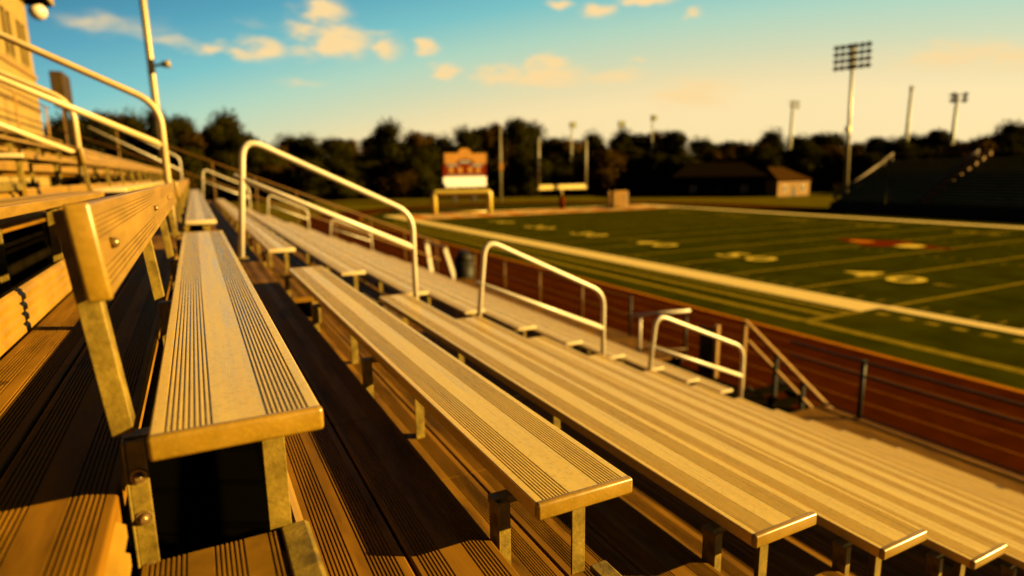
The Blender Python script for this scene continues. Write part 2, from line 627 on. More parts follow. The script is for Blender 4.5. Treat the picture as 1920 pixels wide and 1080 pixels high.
JOINTS = [Y_A0, 1.92, 5.45, 10.9, 13.6, 17.8, 21.0, Y_END]
for k in range(ROWS_UP-1, ROWS_DOWN):
    z = deck_z(k)
    x0, x1 = XB[k]+.236, XB[k+1]-.058
    w = (x1-x0-.007)/2
    mb = MB()
    for i in range(len(JOINTS)-1):
        for a in ([x0] if k < 1 else [x0-w-.007, x0])+[x0+w+.007]:
            if k >= 11 and JOINTS[i] == 5.45:
                continue
            bands = [(a+.022, a+.022+.056), (a+w-.078, a+w-.018)]
            if a > x0:
                bands = [(a+.012, a+.066), (a+w-.066, a+w-.014)]
            mb.extrude_y(plank_profile(a, a+w, z, .045, bands), JOINTS[i]+.002, JOINTS[i+1]-.002)
    gpart(mb, 'tread', 'deck')
    # ribbed toe board standing at the back of the tread, only where seats are
    mb = MB()
    xt = XB[k]+.212
    for (a, b) in ((1.02, Y_A1), (Y_B0, Y_B1)):
        if k > 0:
            continue
        prof = [(xt-.02, z-.03), (xt-.02, z+.128), (xt-.006, z+.134), (xt+.004, z+.128)]
        for q in range(4):
            zz = z+.118-.034*q
            prof += [(xt+.004, zz+.004), (xt+.012, zz-.004), (xt+.012, zz-.020), (xt+.004, zz-.026)]
        prof += [(xt+.004, z-.03)]
        mb.extrude_y(prof, a, b)
    if mb.v:
        gpart(mb, 'toe_board', 'riser')
    # half steps in the aisles, and the ribbed risers above and below them
    if k < -3 or k > 10:
        continue
    zs = (deck_z(k-1)+z)/2+.027
    xs0, xs1 = XB[k]-.042, XB[k]+.165
    for (a, b) in ((Y_A0, 1.06), (Y_A1+.08, Y_B0-.08), (Y_B1+.1, Y_END-.4)):
        mb, ms, mn = MB(), MB(), MB()
        mb.extrude_y(plank_profile(xs0, xs1, zs, .04, [(xs0+.01, xs0+.070), (xs0+.105, xs0+.155), (xs0+.188, xs1-.004)]), a, b)
        for zt, zb_, xr in ((deck_z(k-1)-.012, zs-.03, XB[k]-.062), (zs-.01, z-.02, xs1+.012)):
            prof = [(xr-.014, zb_), (xr-.014, zt)]
            nr = 3
            hh = (zt-zb_)/nr
            for q in range(nr):
                t = zt-hh*q
                prof += [(xr, t-.003), (xr+.016, t-.014), (xr+.016, t-hh+.014), (xr, t-hh+.003)]
            ms.extrude_y(prof, a, b-.05)
        mn.extrude_y([(xs1+.006, zs-.05), (xs1+.006, zs+.004), (xs1+.046, zs+.006), (xs1+.054, zs), (xs1+.056, zs-.05)], a, b+.004)
        st = gpart(mb, 'aisle_step', 'step_deck')
        ro = gpart(ms, 'step_riser', 'riser')
        no = gpart(mn, 'step_nosing', 'galvanised', bevel=.003)
        ro.parent = no.parent = st

# front walkway with the opening for the ramp head, and its fascia
xw0, xw1 = XB[ROWS_DOWN]+.24, 10.2
mb = MB()
nw = 6
wv = (xw1-xw0)/nw
for i in range(nw):
    a, b = xw0+i*wv, xw0+(i+1)*wv-.008
    for (y0, y1) in ((Y_A0-6, 7.15), (10.9, Y_END)):
        mb.extrude_y(plank_profile(a, b, WALK, .045, [(a+.03, a+.10), (b-.10, b-.03)]), y0, y1)
gpart(mb, 'walkway', 'deck')
mb = MB()
for (y0, y1) in ((Y_A0-6, 7.15), (10.9, Y_END)):
    mb.box(10.205, 10.235, y0, y1, WALK-.16, WALK+.004)
gpart(mb, 'fascia', 'fence_metal')
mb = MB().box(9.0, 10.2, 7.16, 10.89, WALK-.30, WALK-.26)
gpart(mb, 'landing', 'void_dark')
# steel posts and beams below the walkway, and panels added to shut out the sun
for y in (-4, 0, 4, 8, 12, 16, 20, 23.8):
    for x, zt in ((9.9, WALK-.06), (6.5, -3.45)):
        gpart(MB().bar((x, y, -5.31), (x, y, zt), .12), 'support_post', 'void_dark')
mb = MB()
for (y0, y1) in ((Y_A0-6, 7.15), (10.9, Y_END)):
    mb.box(10.14, 10.17, y0, y1, -5.3, WALK-.05)
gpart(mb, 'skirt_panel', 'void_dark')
for ye in (Y_A0-6.05, Y_A0-.06, Y_END+.01):  # unseen panels added to keep sunlight out and the underside black
    mb = MB().prism([(-4.3, -5.3), (10.1, -5.3), (10.1, -4.5), (8.75, -4.5), (-4.3, .95)], ye, ye+.03, 'y')
    gpart(mb, 'end_panel', 'void_dark')
mb = MB().box(-4.33, -4.3, Y_A0-6, Y_END, -5.3, .95)
gpart(mb, 'back_panel', 'void_dark')

# ------------------------------------------------------------------ benches
BANDS_U = [(.052, .092), (.148, .188)]


def seat_profile(w=.24, th=.034):
    zt = 0
    return plank_profile(0, w, zt, th, [(.017, .086), (.157, .224)], pitch=.0078, gw=.0034, gd=.0042, edge=.003)


H_SEAT = .42
BW = .24


def make_bench(length, backrest, supports, fine=False, seat_mat='aluminium'):
    root = empty('bench', (0, 0, 0), 'x', 'bench')
    mb = MB().extrude_y([(x, z+H_SEAT) for x, z in seat_profile()], .006, length-.006)
    mb.scaled().build('seat', seat_mat, root)

    def capm(y):
        m = MB().box(-.002, BW+.002, y, y+.020, H_SEAT-.036, H_SEAT+.0022)
        return m.scaled().mesh('end_cap', 'cap_metal' if length < 8 else 'cap_pale', bevel=.0075, seg=4, smooth=True)
    for y in (-.002, length-.018):
        o = bpy.data.objects.new('end_cap', capm(y))
        C.objects.link(o)
        o.parent = root
    for y in supports:
        first = fine and y == supports[0]
        # angle iron legs: a flat facing along the row and a thin flange
        m = MB().box(-.041, -.014, y, y+.006, 0.02, H_SEAT-.036)
        m.box(-.045, -.041, y-.004, y+.045, 0.02, H_SEAT-.036)
        lg = m.scaled().build('leg', 'galvanised', root, bevel=.0012, seg=1)
        if fine:
            for zz in (.10, .165, .255, .325) if first else ():
                b = MB().tube([(-.0275, y+.001, zz), (-.0275, y-.003, zz)], .012, 12)
                b.tube([(-.0275, y-.003, zz), (-.0275, y-.009, zz), (-.0275, y-.012, zz)], .0085, 12, r1=.004)
                b.scaled().build('bolt', 'bolt', lg, smooth=True)
        m = MB().box(.154, .188, y+.012, y+.018, -.02, H_SEAT-.036)
        m.box(.186, .191, y+.012, y+.055, -.02, H_SEAT-.036)
        m.scaled().build('leg', 'galvanised', root, bevel=.0012, seg=1)
        m = MB().box(-.046, .226, y+.019, y+.05, H_SEAT-.052, H_SEAT-.0352)
        m.scaled().build('seat_bracket', 'galvanised', root)
    if backrest:
        # plank leaning slightly back on angled posts
        t = R(5.5)
        ux, uz = -math.sin(t), math.cos(t)

        def loc(a, b, y):      # a: across the thickness (towards the sitter), b: up the lean, from the lower edge of the plank
            return (-.046+a*uz+b*ux, y, H_SEAT+.203+b*uz - a*ux)
        prof = plank_profile(0, .127, 0, .027, [(.012, .046), (.078, .114)], pitch=.0076, gw=.0030, gd=.0026, edge=.003)
        pts = []
        for u, v in prof:
            p = loc(v+.027, u, 0)
            pts.append((p[0], p[2]))
        MB().extrude_y(pts, .006, length-.006).scaled().build('backrest', 'aluminium_sun_dimmed', root)
        for y in (-.002, length-.010):
            q = []
            for a, b in ((-.001, -.002), (.0285, -.002), (.0285, .129), (-.001, .129)):
                p = loc(a, b, 0)
                q.append((p[0], p[2]))
            m = MB().prism(q, y, y+.012, 'y')
            o = bpy.data.objects.new('end_cap', m.scaled().mesh('end_cap', 'cap_metal', bevel=.005, seg=3, smooth=True))
            C.objects.link(o)
            o.parent = root
        for i, y in enumerate(supports):
            m = MB()
            def quad(a0, a1, y0, y1, b0=-.225, b1=.121):
                c8 = []
                for bb in (b0, b1):
                    for aa, yy in ((a0, y0), (a1, y0), (a1, y1), (a0, y1)):
                        c8.append(loc(aa, bb, yy))
                m.add(c8, [(0, 3, 2, 1), (4, 5, 6, 7), (0, 1, 5, 4), (1, 2, 6, 5), (2, 3, 7, 6), (3, 0, 4, 7)])
            quad(-.030, -.0005, y-.004, y+.003)
            quad(-.0062, -.0005, y+.003, y+.04)
            ps = m.scaled().build('backrest_post', 'galvanised', root, bevel=.001, seg=1)
            if fine:
                p0, p1 = loc(.0272, .064, y+.022), loc(.036, .064, y+.022)
                MB().tube([p0, p1, loc(.038, .064, y+.022)], .009, 12, r1=.004).scaled().build('bolt', 'bolt', ps, smooth=True)
    return root


SUP_A = [.10, 1.28, 2.44, 3.60]
SUP_B = [.15+1.52*i for i in range(11)]
LEN_A, LEN_B = 3.74, 15.3
G_A, G_B = 'benches of the near seating block', 'benches of the far seating block beyond the aisle'
ORD = ['zeroth', 'first', 'second', 'third', 'fourth', 'fifth', 'sixth', 'seventh', 'eighth', 'ninth', 'tenth', 'eleventh', 'twelfth', 'thirteenth', 'fourteenth']


def place(o, k, y, label, group):
    o.location = (XB[k]*S, y*S, (ZB[k]-H_SEAT)*S+Z0)
    tag(o, label, 'bench', group)


back_bench = make_bench(LEN_A, True, SUP_A, True)
place(back_bench, 0, .959, 'nearest bench, with a ribbed backrest plank on angled posts beside it', G_A)
plain = make_bench(LEN_A, False, SUP_A)
YN = {1: 1.001, 2: 1.016, 3: 1.06, 4: 1.09}
place(plain, 1, YN[1], 'backless ribbed bench directly downhill from the backrest bench, in shade below', G_A)
upper = make_bench(LEN_A, False, SUP_A, seat_mat='aluminium_sun_dimmed')
for k in [-1]+list(range(2, ROWS_DOWN+1)):
    o = upper if k < 0 else copy_tree(plain)
    lab = 'backless ribbed bench in the near block, %s row downhill from the backrest bench' % ORD[k] if k > 0 else \
        'ribbed bench just uphill behind the backrest bench, cut by the left edge of the photo'
    place(o, k, YN.get(k, 1.1 if k > 0 else .96), lab, G_A)
back_far = make_bench(LEN_B, True, SUP_B)
place(back_far, 0, 5.95, 'long bench with backrest beyond the aisle, in line with the nearest bench', G_B)
o = copy_tree(back_far)
place(o, -1, 6.2, 'long bench with backrest beyond the aisle, uphill of the big left handrail', G_B)
plain_far = make_bench(LEN_B, False, SUP_B)
place(plain_far, 1, 6.1, 'long backless bench beyond the aisle, first row below the backrest benches', G_B)
upper_far = make_bench(LEN_B, False, SUP_B, seat_mat='aluminium_sun_dimmed')
for k in list(range(-2, ROWS_UP-1, -1))+list(range(2, 11)):
    o = upper_far if k == -2 else copy_tree(upper_far if k < 0 else plain_far)
    if k > 0:
        lab = 'long backless bench beyond the aisle, %s row below the backrest benches' % ORD[k]
    else:
        lab = 'long backless bench beyond the aisle, %s row above the backrest benches' % ORD[-k-1]
    place(o, k, 6.15, lab, G_B)

# ------------------------------------------------------------------ handrails in the aisles
RR = .024


def handrail(Y, xt, zt, xb, zb, x_off, label, top_h, bot_h, mid=(.52, .5), group='cream pipe handrails in the near aisle', open_up=False, radius=.16, paint='rail_paint'):
    """upper post base (xt,zt), lower post base (xb,zb), surveyed units; heights of the two bends above the bases"""
    base = Vector(sv(xt, Y, zt))
    t = empty('handrail', base, label, 'handrail', group)
    P = [(xt, Y, zt), (xt+x_off, Y, zt+top_h), (xb, Y, zb+bot_h), (xb, Y, zb)]
    if open_up:
        P = [(xt, Y, zt+top_h), (xb, Y, zb+bot_h), (xb, Y, zb)]
    MB().tube(fillet(P, radius, 8), RR, 12).survey().shifted(base).build('top_rail', paint, t, smooth=True)
    m0 = (xt, Y, zt+top_h*mid[0]) if not open_up else (xt, Y, zt+top_h-(bot_h-bot_h*mid[1]))
    MB().tube([m0, (xb, Y, zb+bot_h*mid[1])], RR*.94, 12).survey().shifted(base).build('mid_rail', paint, t, smooth=True)
    for x, z in ([] if open_up else [(xt, zt)])+[(xb, zb)]:
        MB().box(x-.05, x+.05, Y-.05, Y+.05, z, z+.012).survey().shifted(base).build('base_flange', 'galvanised', t, bevel=.003)
    return t


YA_ = 5.3
handrail(YA_, -2.6, .96, -.165, -.42, 0, 'big cream handrail running out of the left edge, its post behind the nearest backrest', .714, .95, (.5, .69), open_up=True, paint='rail_shaded')
handrail(YA_, .285, -.64, 1.715, -1.24, .09, 'tallest cream pipe handrail standing beyond the end of the second bench', .945, .90, (.69, .66))
handrail(YA_, 2.325, -1.52, 3.81, -2.09, .10, 'middle cream pipe handrail halfway down the near aisle', .905, .82, (.55, .52))
handrail(YA_, 4.45, -2.36, 5.965, -2.97, .10, 'lowest cream pipe handrail, nearest the front walkway', .76, .78, (.53, .52))
handrail(6.45, -3.4, 1.55, -.84, .02, 0, 'cream handrail uphill at left whose curved lower end rises behind the big rail', .29, .62, (.5, .3), open_up=True, paint='rail_shaded')
G2 = 'small distant handrails in the second aisle'
YB_ = 22.4
handrail(YB_, -2.6, .96, -.30, -.42, 0, 'distant small handrail just right of the big left post', .96, 1.05, (.5, .62), open_up=True, group=G2)
handrail(YB_, .24, -.64, 1.63, -1.22, .09, 'distant small handrail, uppermost complete one in the second aisle', .92, .88, (.6, .6), group=G2)
handrail(YB_, 2.14, -1.45, 3.47, -1.96, .09, 'distant small handrail seen between the posts of the tallest handrail', .86, .80, (.6, .6), group=G2)
handrail(YB_, 4.17, -2.30, 5.65, -2.86, .09, 'distant small handrail, lowest one in the second aisle', .80, .78, (.6, .6), group=G2)

# guard fence at the far end of the stand
t = empty('end_guardrail', sv(0, Y_END, -.7), 'brownish sloping guardrail closing the far end of the near grandstand', 'guardrail')
b0 = Vector(sv(0, Y_END, -.7))
for nm, dz in (('top_rail', 1.55), ('mid_rail', .85)):
    MB().tube([(-3.6, Y_END, .70+dz), (8.9, Y_END, -4.36+dz)], .03, 8).survey().shifted(b0).build(nm, 'fence_metal', t, smooth=True)
for i in range(10):
    x = -3.4+i*1.35
    z = .62-(x+3.4)*.405
    MB().tube([(x, Y_END, z-.5), (x, Y_END, z+1.53)], .026, 8).survey().shifted(b0).build('post', 'fence_metal', t, smooth=True)

# ------------------------------------------------------------------ front fence and the stairs down to the track
XF = 10.2
t = empty('front_fence', sv(XF, 5, WALK), 'brown two-rail fence of round posts along the front walkway at right', 'fence')
b0 = Vector(sv(XF, 5, WALK))
for nm, dz, r in (('top_rail', 1.05, .03), ('mid_rail', .80, .026)):
    MB().tube([(XF, -6, WALK+dz), (XF, 7.9, WALK+dz)], r, 10).survey().shifted(b0).build(nm, 'fence_metal', t, smooth=True)
for y in (-4.6, -1.0, 2.7, 6.4):
    MB().tube([(XF, y, WALK-.1), (XF, y, WALK+1.09)], .042, 10).survey().shifted(b0).build('post', 'dark_metal', t, smooth=True)
MB().tube([(XF, -6, WALK+.06), (XF, 7.1, WALK+.06)], .02, 8).survey().shifted(b0).build('bottom_rail', 'fence_metal', t, smooth=True)
t = empty('front_fence', sv(XF, 15, WALK), 'fence posts and rails along the walkway beyond the stair opening', 'fence')
b0 = Vector(sv(XF, 15, WALK))
for nm, dz, r in (('top_rail', 1.05, .018), ('mid_rail', .55, .016)):
    MB().tube([(XF, 12.9, WALK+dz), (XF, 25.0, WALK+dz)], r, 8).survey().shifted(b0).build(nm, 'fence_metal', t, smooth=True)
for y in (12.95, 15.3, 17.9, 20.6, 23.4):
    MB().tube([(XF, y, WALK-.1), (XF, y, WALK+1.12)], .04, 10).survey().shifted(b0).build('post', 'dark_metal' if y < 14 else 'fence_metal', t, smooth=True)

t = empty('stair_gate', sv(9.6, 11.4, WALK), 'cream topped guard rail at the head of the track stairs', 'guardrail')
b0 = Vector(sv(9.6, 11.4, WALK))
MB().tube([(9.12, 11.55, WALK+.98), (10.22, 10.72, WALK+1.14)], .035, 10).survey().shifted(b0).build('top_rail', 'rail_paint', t, smooth=True)
for x, y, mt in ((9.3, 11.42, 'rail_paint'), (10.15, 10.77, 'dark_metal')):
    MB().tube([(x, y, WALK-.05), (x, y, WALK+1.0)], .035, 8).survey().shifted(b0).build('post', mt, t, smooth=True)
MB().tube([(9.2, 11.48, WALK+.12), (10.18, 10.74, WALK+.2)], .03, 8).survey().shifted(b0).build('bottom_rail', 'fence_metal', t, smooth=True)


def stair_rail(x, y0, dy, label, z0=WALK):
    """pair of sloping rails beside stairs dropping along the stand front"""
    t = empty('stair_railing', sv(x, y0, z0), label, 'stair railing', 'railings of the stairs down to the track')
    b0 = Vector(sv(x, y0, z0))
    s = dy
    MB().bar((x, y0, z0+1.22), (x, y0-2.35*s, z0-.18), .075, .055).survey().shifted(b0).build('top_rail', 'fence_light', t)
    MB().bar((x, y0-.1*s, z0+.80), (x, y0-2.0*s, z0-.32), .06, .05).survey().shifted(b0).build('lower_rail', 'fence_light', t)
    for q in (0, .85, 1.5):
        y = y0-q*s
        zt = z0+1.22-q*.596
        MB().bar((x, y, z0-.9), (x, y, zt), .07).survey().shifted(b0).build('post', 'dark_metal' if q else 'fence_light', t)
    return t


material('fence_light', (.46, .23, .035), rough=.55, var=.2, vscale=6, spec=.2)
stair_rail(10.28, 9.12, 1.0, 'sloping brown stair railing in front of the track, right of the lowest handrail')
t = empty('gate_post', sv(10.2, 9.83, WALK), 'short tan gate post with a dark plate, behind the lowest handrail', 'gate post')
b0 = Vector(sv(10.2, 9.83, WALK))
MB().bar((10.2, 9.83, WALK-.25), (10.2, 9.83, WALK+.98), .10).survey().shifted(b0).build('post', 'fence_light', t, bevel=.006)
MB().box(10.19, 10.22, 9.9, 10.35, WALK-.25, WALK+.86).survey().shifted(b0).build('plate', 'dark_metal', t)
t = empty('stairs', sv(10.9, 8, -5.3), 'shadowed metal stairs dropping from the walkway opening to the track', 'stairs')
b0 = Vector(sv(10.9, 8, -5.3))
for i in range(4):
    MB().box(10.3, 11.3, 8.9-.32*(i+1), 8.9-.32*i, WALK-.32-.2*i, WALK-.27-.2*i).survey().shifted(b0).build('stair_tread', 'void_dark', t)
for x in (10.32, 11.28):
    MB().bar((x, 9.0, WALK-.3), (x, 7.55, -5.3), .05, .18).survey().shifted(b0).build('stringer', 'dark_metal', t)
t = empty('stair_railing', sv(10.2, 29, -4.8), 'far pair of cream struts and rail beside the track, left of the middle handrail', 'stair railing')
b0 = Vector(sv(10.2, 29, -4.8))
MB().bar((10.2, 29.4, -3.35), (10.2, 28.6, -5.3), .18, .1).survey().shifted(b0).build('post', 'rail_paint', t)
MB().bar((10.2, 26.9, -3.35), (10.2, 25.2, -5.3), .18, .1).survey().shifted(b0).build('post', 'rail_paint', t)
MB().bar((10.2, 29.4, -3.4), (10.2, 26.6, -3.35), .10, .08).survey().shifted(b0).build('top_rail', 'fence_light', t)
# dark bin
t = empty('trash_bin', sv(10.4, 25.4, -5.3), 'dark round-topped bin standing beyond the far struts by the track', 'bin')
b0 = Vector(sv(10.4, 25.4, -5.3))
MB().tube([(10.4, 25.0, -5.3), (10.4, 25.0, -3.75)], .40, 16, r1=.46).survey().shifted(b0).build('body', 'dark_metal', t, smooth=True)
MB().tube([(10.4, 25.0, -3.75), (10.4, 25.0, -3.55), (10.4, 25.0, -3.35)], .47, 16, r1=.22).survey().shifted(b0).build('lid', 'dark_metal', t, smooth=True)

# ------------------------------------------------------------------ press box at the top of the stand
xp = -4.22
PB = Vector((xp, 24.0, 6.6))
t = empty('press_box', PB, 'cream press box with dark windows and flat dark roof at top left', 'building')
yE = 25.5


def pb(mb, name, mat, parent=t, **kw):
    return mb.shifted(PB).build(name, mat, parent, **kw)


wall = MB()
WZ0, WZ1 = 9.0, 10.35
wins = [(yE-1.75, yE-.55), (yE-3.5, yE-2.3), (yE-5.25, yE-4.05), (yE-7.0, yE-5.8), (yE-8.75, yE-7.55), (yE-10.5, yE-9.3)]
wall.box(xp-3.2, xp, 12.0, yE, 5.2, WZ0)
wall.box(xp-3.2, xp, 12.0, yE, WZ1, 11.25)
prev = yE
for y0, y1 in wins:
    wall.box(xp-.25, xp, y1, prev, WZ0, WZ1)
    prev = y0
wall.box(xp-.25, xp, 12.0, prev, WZ0, WZ1)
wall.box(xp-3.2, xp-2.95, 12.0, yE, WZ0, WZ1)
wall.box(xp-2.95, xp-.25, yE-.25, yE, WZ0, WZ1)
pb(wall, 'wall', 'cream_wall')
for y0, y1 in wins:
    f = MB()
    for a, b, c, d in ((y0, y0+.05, WZ0, WZ1), (y1-.05, y1, WZ0, WZ1), (y0+.05, y1-.05, WZ0, WZ0+.05), (y0+.05, y1-.05, WZ1-.05, WZ1), ((y0+y1)/2-.03, (y0+y1)/2+.03, WZ0+.05, WZ1-.05)):
        f.box(xp-.028, xp+.02, a, b, c, d)
    fo = pb(f, 'window', 'cream_wall')
    pb(MB().box(xp-.08, xp-.03, y0+.001, y1-.001, WZ0+.001, WZ1-.001), 'pane', 'glass', fo)
pb(MB().box(xp+.002, xp+.05, 12.0, yE+.02, 8.78, 8.90), 'trim', 'riser')
pb(MB().box(xp+.002, xp+.04, 12.0, yE+.02, 7.75, 7.85), 'trim', 'riser')
pb(MB().box(xp-3.5, xp+.55, 11.5, yE+1.0, 11.28, 11.62), 'roof', 'roof')
g = MB()
g.box(xp+.55, xp+.63, 11.5, yE+1.08, 11.32, 11.74)
g.box(xp-3.5, xp+.55, yE+1.0, yE+1.08, 11.32, 11.74)
pb(g, 'fascia', 'cream_wall')
lm = empty('ball_lamp', (xp+.25, yE+.5, 11.0), 'round pale globe lamp under the press box roof corner', 'lamp')
bm = bmesh.new()
bmesh.ops.create_uvsphere(bm, u_segments=16, v_segments=10, radius=.26)
me = bpy.data.meshes.new('globe')
bm.to_mesh(me)
bm.free()
for f in me.polygons:
    f.use_smooth = True
me.materials.append(M['rail_paint'])
go = bpy.data.objects.new('globe', me)
C.objects.link(go)
go.parent = lm
MB().tube([(0, 0, .2), (-.2, -.1, .45), (-.35, -.5, .5)], .06, 8).build('arm', 'dark_metal', lm)
sp = empty('loudspeaker_panel', (xp+.2, yE+2.6, 7.7), 'brown upright loudspeaker panel on brackets beside the press box', 'loudspeaker')
MB().box(-.2, .2, -.1, 1.5, .75, 1.75).build('cabinet', 'dark_brown', sp, bevel=.03)
MB().bar((0, .8, -1.5), (0, .8, .9), .12).build('bracket', 'dark_metal', sp)

# back guard rail of the top row
t = empty('back_guardrail', sv(-3.75, 12, .9), 'tan two-rail guardrail along the highest row below the press box', 'guardrail')
b0 = Vector(sv(-3.75, 12, .9))
for dz in (.55, 1.1):
    MB().tube([(-3.75, 4.5, 1.06+dz), (-3.75, Y_END, 1.06+dz)], .026, 8).survey().shifted(b0).build('rail', 'fence_light', t, smooth=True)
for i in range(6):
    y = 5+3.7*i
    MB().tube([(-3.75, y, .7), (-3.75, y, 2.16)], .026, 8).survey().shifted(b0).build('post', 'fence_light', t, smooth=True)

# ------------------------------------------------------------------ light poles
def light_tower(x, y, h, w, rows, cols, label, r=.32, mat='pole', group='floodlight towers', facing=0.0, bracket=True, ratio=.3):
    group_dark = 'dark rack' in label
    t = empty('floodlight_tower', (x, y, 0), label, 'floodlight', group)
    MB().tube([(0, 0, 0), (0, 0, h*.5), (0, 0, h)], r, 12, r1=r*.55).build('pole', mat, t, smooth=True)
    fh = w*ratio
    ca, sa = math.cos(facing), math.sin(facing)

    def pt(a, b, z):
        return (a*ca-b*sa, a*sa+b*ca, z)
    fr = MB()
    for i in range(rows):
        z = h-fh+fh*i/max(1, rows-1)
        fr.bar(pt(-w/2, 0, z), pt(w/2, 0, z), .14, .16)
    fr.bar(pt(0, .1, h-fh-.5), pt(0, .1, h+.3), .5, .4)
    fr.build('crossarm_frame', 'dark_metal' if group_dark else 'stand_metal', t)
    for i in range(rows):
        z = h-fh+fh*i/max(1, rows-1)
        for j in range(cols):
            a = -w/2+w*(j+.5)/cols
            if abs(a) < .2:
                continue
            m = MB().tube([pt(a, -.15, z+.1), pt(a, -.5, z), pt(a, -.75, z-.15)], .16, 8, r1=w/cols*.5)
            m.build('lamp', 'lamp_glass', t, smooth=True)
    if bracket:
        MB().box(-.5, .1, -.35, .35, h*.47, h*.47+.9).build('control_box', 'pole', t, bevel=.05)
    return t


tw = light_tower(88.9, 61.1, 23.4, 5.0, 4, 6, 'tall floodlight tower with a wide lamp rack, beside the far bleachers', r=.34, facing=R(-62), ratio=.58)
tw.rotation_euler = Matrix.Rotation(R(-1.7), 3, Vector((.82, .57, 0))).to_euler()
light_tower(137.5, 111.0, 22.4, 3.6, 2, 3, 'distant pale floodlight tower left of the tall one', r=.5, mat='pole_far', facing=R(10))
light_tower(166.0, 98.6, 26.0, 2.2, 2, 1, 'thin distant light pole without a wide rack, right of the tall tower', r=.6, mat='pole_far', facing=R(60))
light_tower(177.3, 93.5, 24.0, 4.4, 2, 3, 'distant floodlight tower with a dark rack at far right', r=.6, mat='pole_far', facing=R(-30))
light_tower(88.0, 137.5, 18.0, 2.2, 2, 2, 'faint light pole rising behind the football goalpost', r=.30, mat='pole_far', facing=R(20))
light_tower(100.0, 133.0, 18.2, 2.6, 2, 2, 'faint light pole just right of the football goalpost', r=.36, mat='pole_far', facing=R(20))
light_tower(107.6, 129.3, 19.6, 2.0, 2, 2, 'faintest light pole, above the trees right of the goalpost', r=.28, mat='pole_far', facing=R(20))
t = empty('flag_pole', (54.4, 111.0, 0), 'slim pole with a small orange box, right of the scoreboard', 'pole')
MB().tube([(0, 0, 0), (.3, .3, 15.0)], .26, 10, r1=.14).build('pole', 'pole_far', t, smooth=True)
MB().box(-.3, .5, -.3, .5, 6.2, 7.6).build('control_box', 'board_cream', t, bevel=.05)
# tall pole behind the stand at left
t = empty('light_pole', (-1.2, 34.2, 0), 'tall tan steel pole rising out of the frame behind the left handrail', 'pole')
MB().tube([(.15, 0, 0), (0, 0, 9), (-.12, -.2, 24)], .2, 14, r1=.125).build('pole', 'pole', t, smooth=True)
MB().tube([(.1, 0, 10.75), (.55, -.05, 10.85)], .06, 8).build('arm', 'dark_metal', t)
m = MB()
m.tube([(.42, -.1, 10.82), (.62, -.1, 10.84), (.78, -.12, 10.86)], .12, 12, r1=.19)
m.build('spot_lamp', 'pole', t, smooth=True)
MB().box(-.16, .14, -.27, -.1, 10.4, 11.0).build('control_box', 'dark_metal', t, bevel=.02)

# ------------------------------------------------------------------ goals, scoreboard, mat
t = empty('football_goalpost', (51.9, 83.6, 0), 'yellow H-shaped football goalpost behind the far end zone', 'goalpost')
MB().tube([(-.15, 0, 0), (-.15, 0, 1.9)], .42, 14).build('pad', 'maroon', t, smooth=True)
MB().tube([(-.15, 0, 1.9), (-.15, 0, 3.15)], .12, 10).build('post', 'goal_yellow', t, smooth=True)
MB().box(-4.5, 4.5, -.14, .14, 3.0, 3.75).build('crossbar', 'goal_yellow', t, bevel=.08)
for x in (-4.35, 4.35):
    MB().tube([(x, 0, 3.4), (x, 0, 10.7)], .20, 10).build('upright', 'pole_far', t, smooth=True)
t = empty('soccer_goal', (34.0, 82.0, 0), 'yellow soccer goal frame standing below the scoreboard', 'soccer goal')
ang = math.atan2(-3.0, 7.42)
u = Vector((math.cos(ang), math.sin(ang), 0))
bk = Vector((-u.y, u.x, 0))
A_, B_ = -u*3.95, u*3.95
fr = MB().tube(fillet([A_, A_+Vector((0, 0, 3.0)), B_+Vector((0, 0, 3.0)), B_], .35, 6), .42, 12)
fr.build('front_frame', 'goal_white', t, smooth=True)
bk1 = MB()
for P in (A_, B_):
    bk1.tube([P+Vector((0, 0, 2.95)), P+bk*.9+Vector((0, 0, 2.9)), P+bk*2.2+Vector((0, 0, .1))], .06, 8)
    bk1.tube([P+Vector((0, 0, .1)), P+bk*2.2+Vector((0, 0, .1))], .06, 8)
bk1.tube([A_+bk*2.2+Vector((0, 0, .1)), B_+bk*2.2+Vector((0, 0, .1))], .2, 8)
bk1.build('back_frame', 'goal_white', t, smooth=True)
net = MB()
for i in range(17):
    p = A_+(B_-A_)*(i/16)
    net.tube([p+bk*.9+Vector((0, 0, 2.9)), p+bk*2.2+Vector((0, 0, .1))], .03, 4)
for j in range(7):
    a = bk*(.9+1.3*j/6)+Vector((0, 0, 2.9-2.8*j/6))
    net.tube([A_+a, B_+a], .03, 4)
net.build('net', 'goal_white', t)

t = empty('scoreboard', (49.6, 117.6, 0), 'maroon and cream scoreboard with a humped top and blank white lower panel', 'scoreboard')
t.rotation_euler = (0, 0, R(6))
hw = 5.05
MB().box(-hw, hw, 0, .5, 3.0, 5.05).build('white_panel', 'board_white', t, bevel=.05)
MB().box(-hw, hw, .02, .5, 5.05, 9.6).build('cabinet', 'maroon', t, bevel=.05)
hump = [(-hw, 7.7), (-hw, 9.75)]
for k in range(13):
    a = math.pi*k/12
    hump.append((-1.55*math.cos(a), 9.75+1.0*math.sin(a)))
hump += [(hw, 9.75), (hw, 7.7), (2.6, 7.7)]
for k in range(9):
    a = math.pi*k/8
    hump.append((1.9*math.cos(a), 7.95+.75*math.sin(a)))
hump += [(-2.6, 7.7)]
MB().prism(hump, -.12, .12, 'y').build('header', 'board_cream', t)
for x0, x1, z0, z1 in ((-4.1, -1.5, 7.15, 7.6), (1.5, 4.1, 7.15, 7.6), (-1.2, 1.2, 7.75, 8.35), (-4.2, 4.2, 5.2, 5.45)):
    MB().box(x0, x1, -.10, .02, z0, z1).build('dark_band', 'board_dark', t)
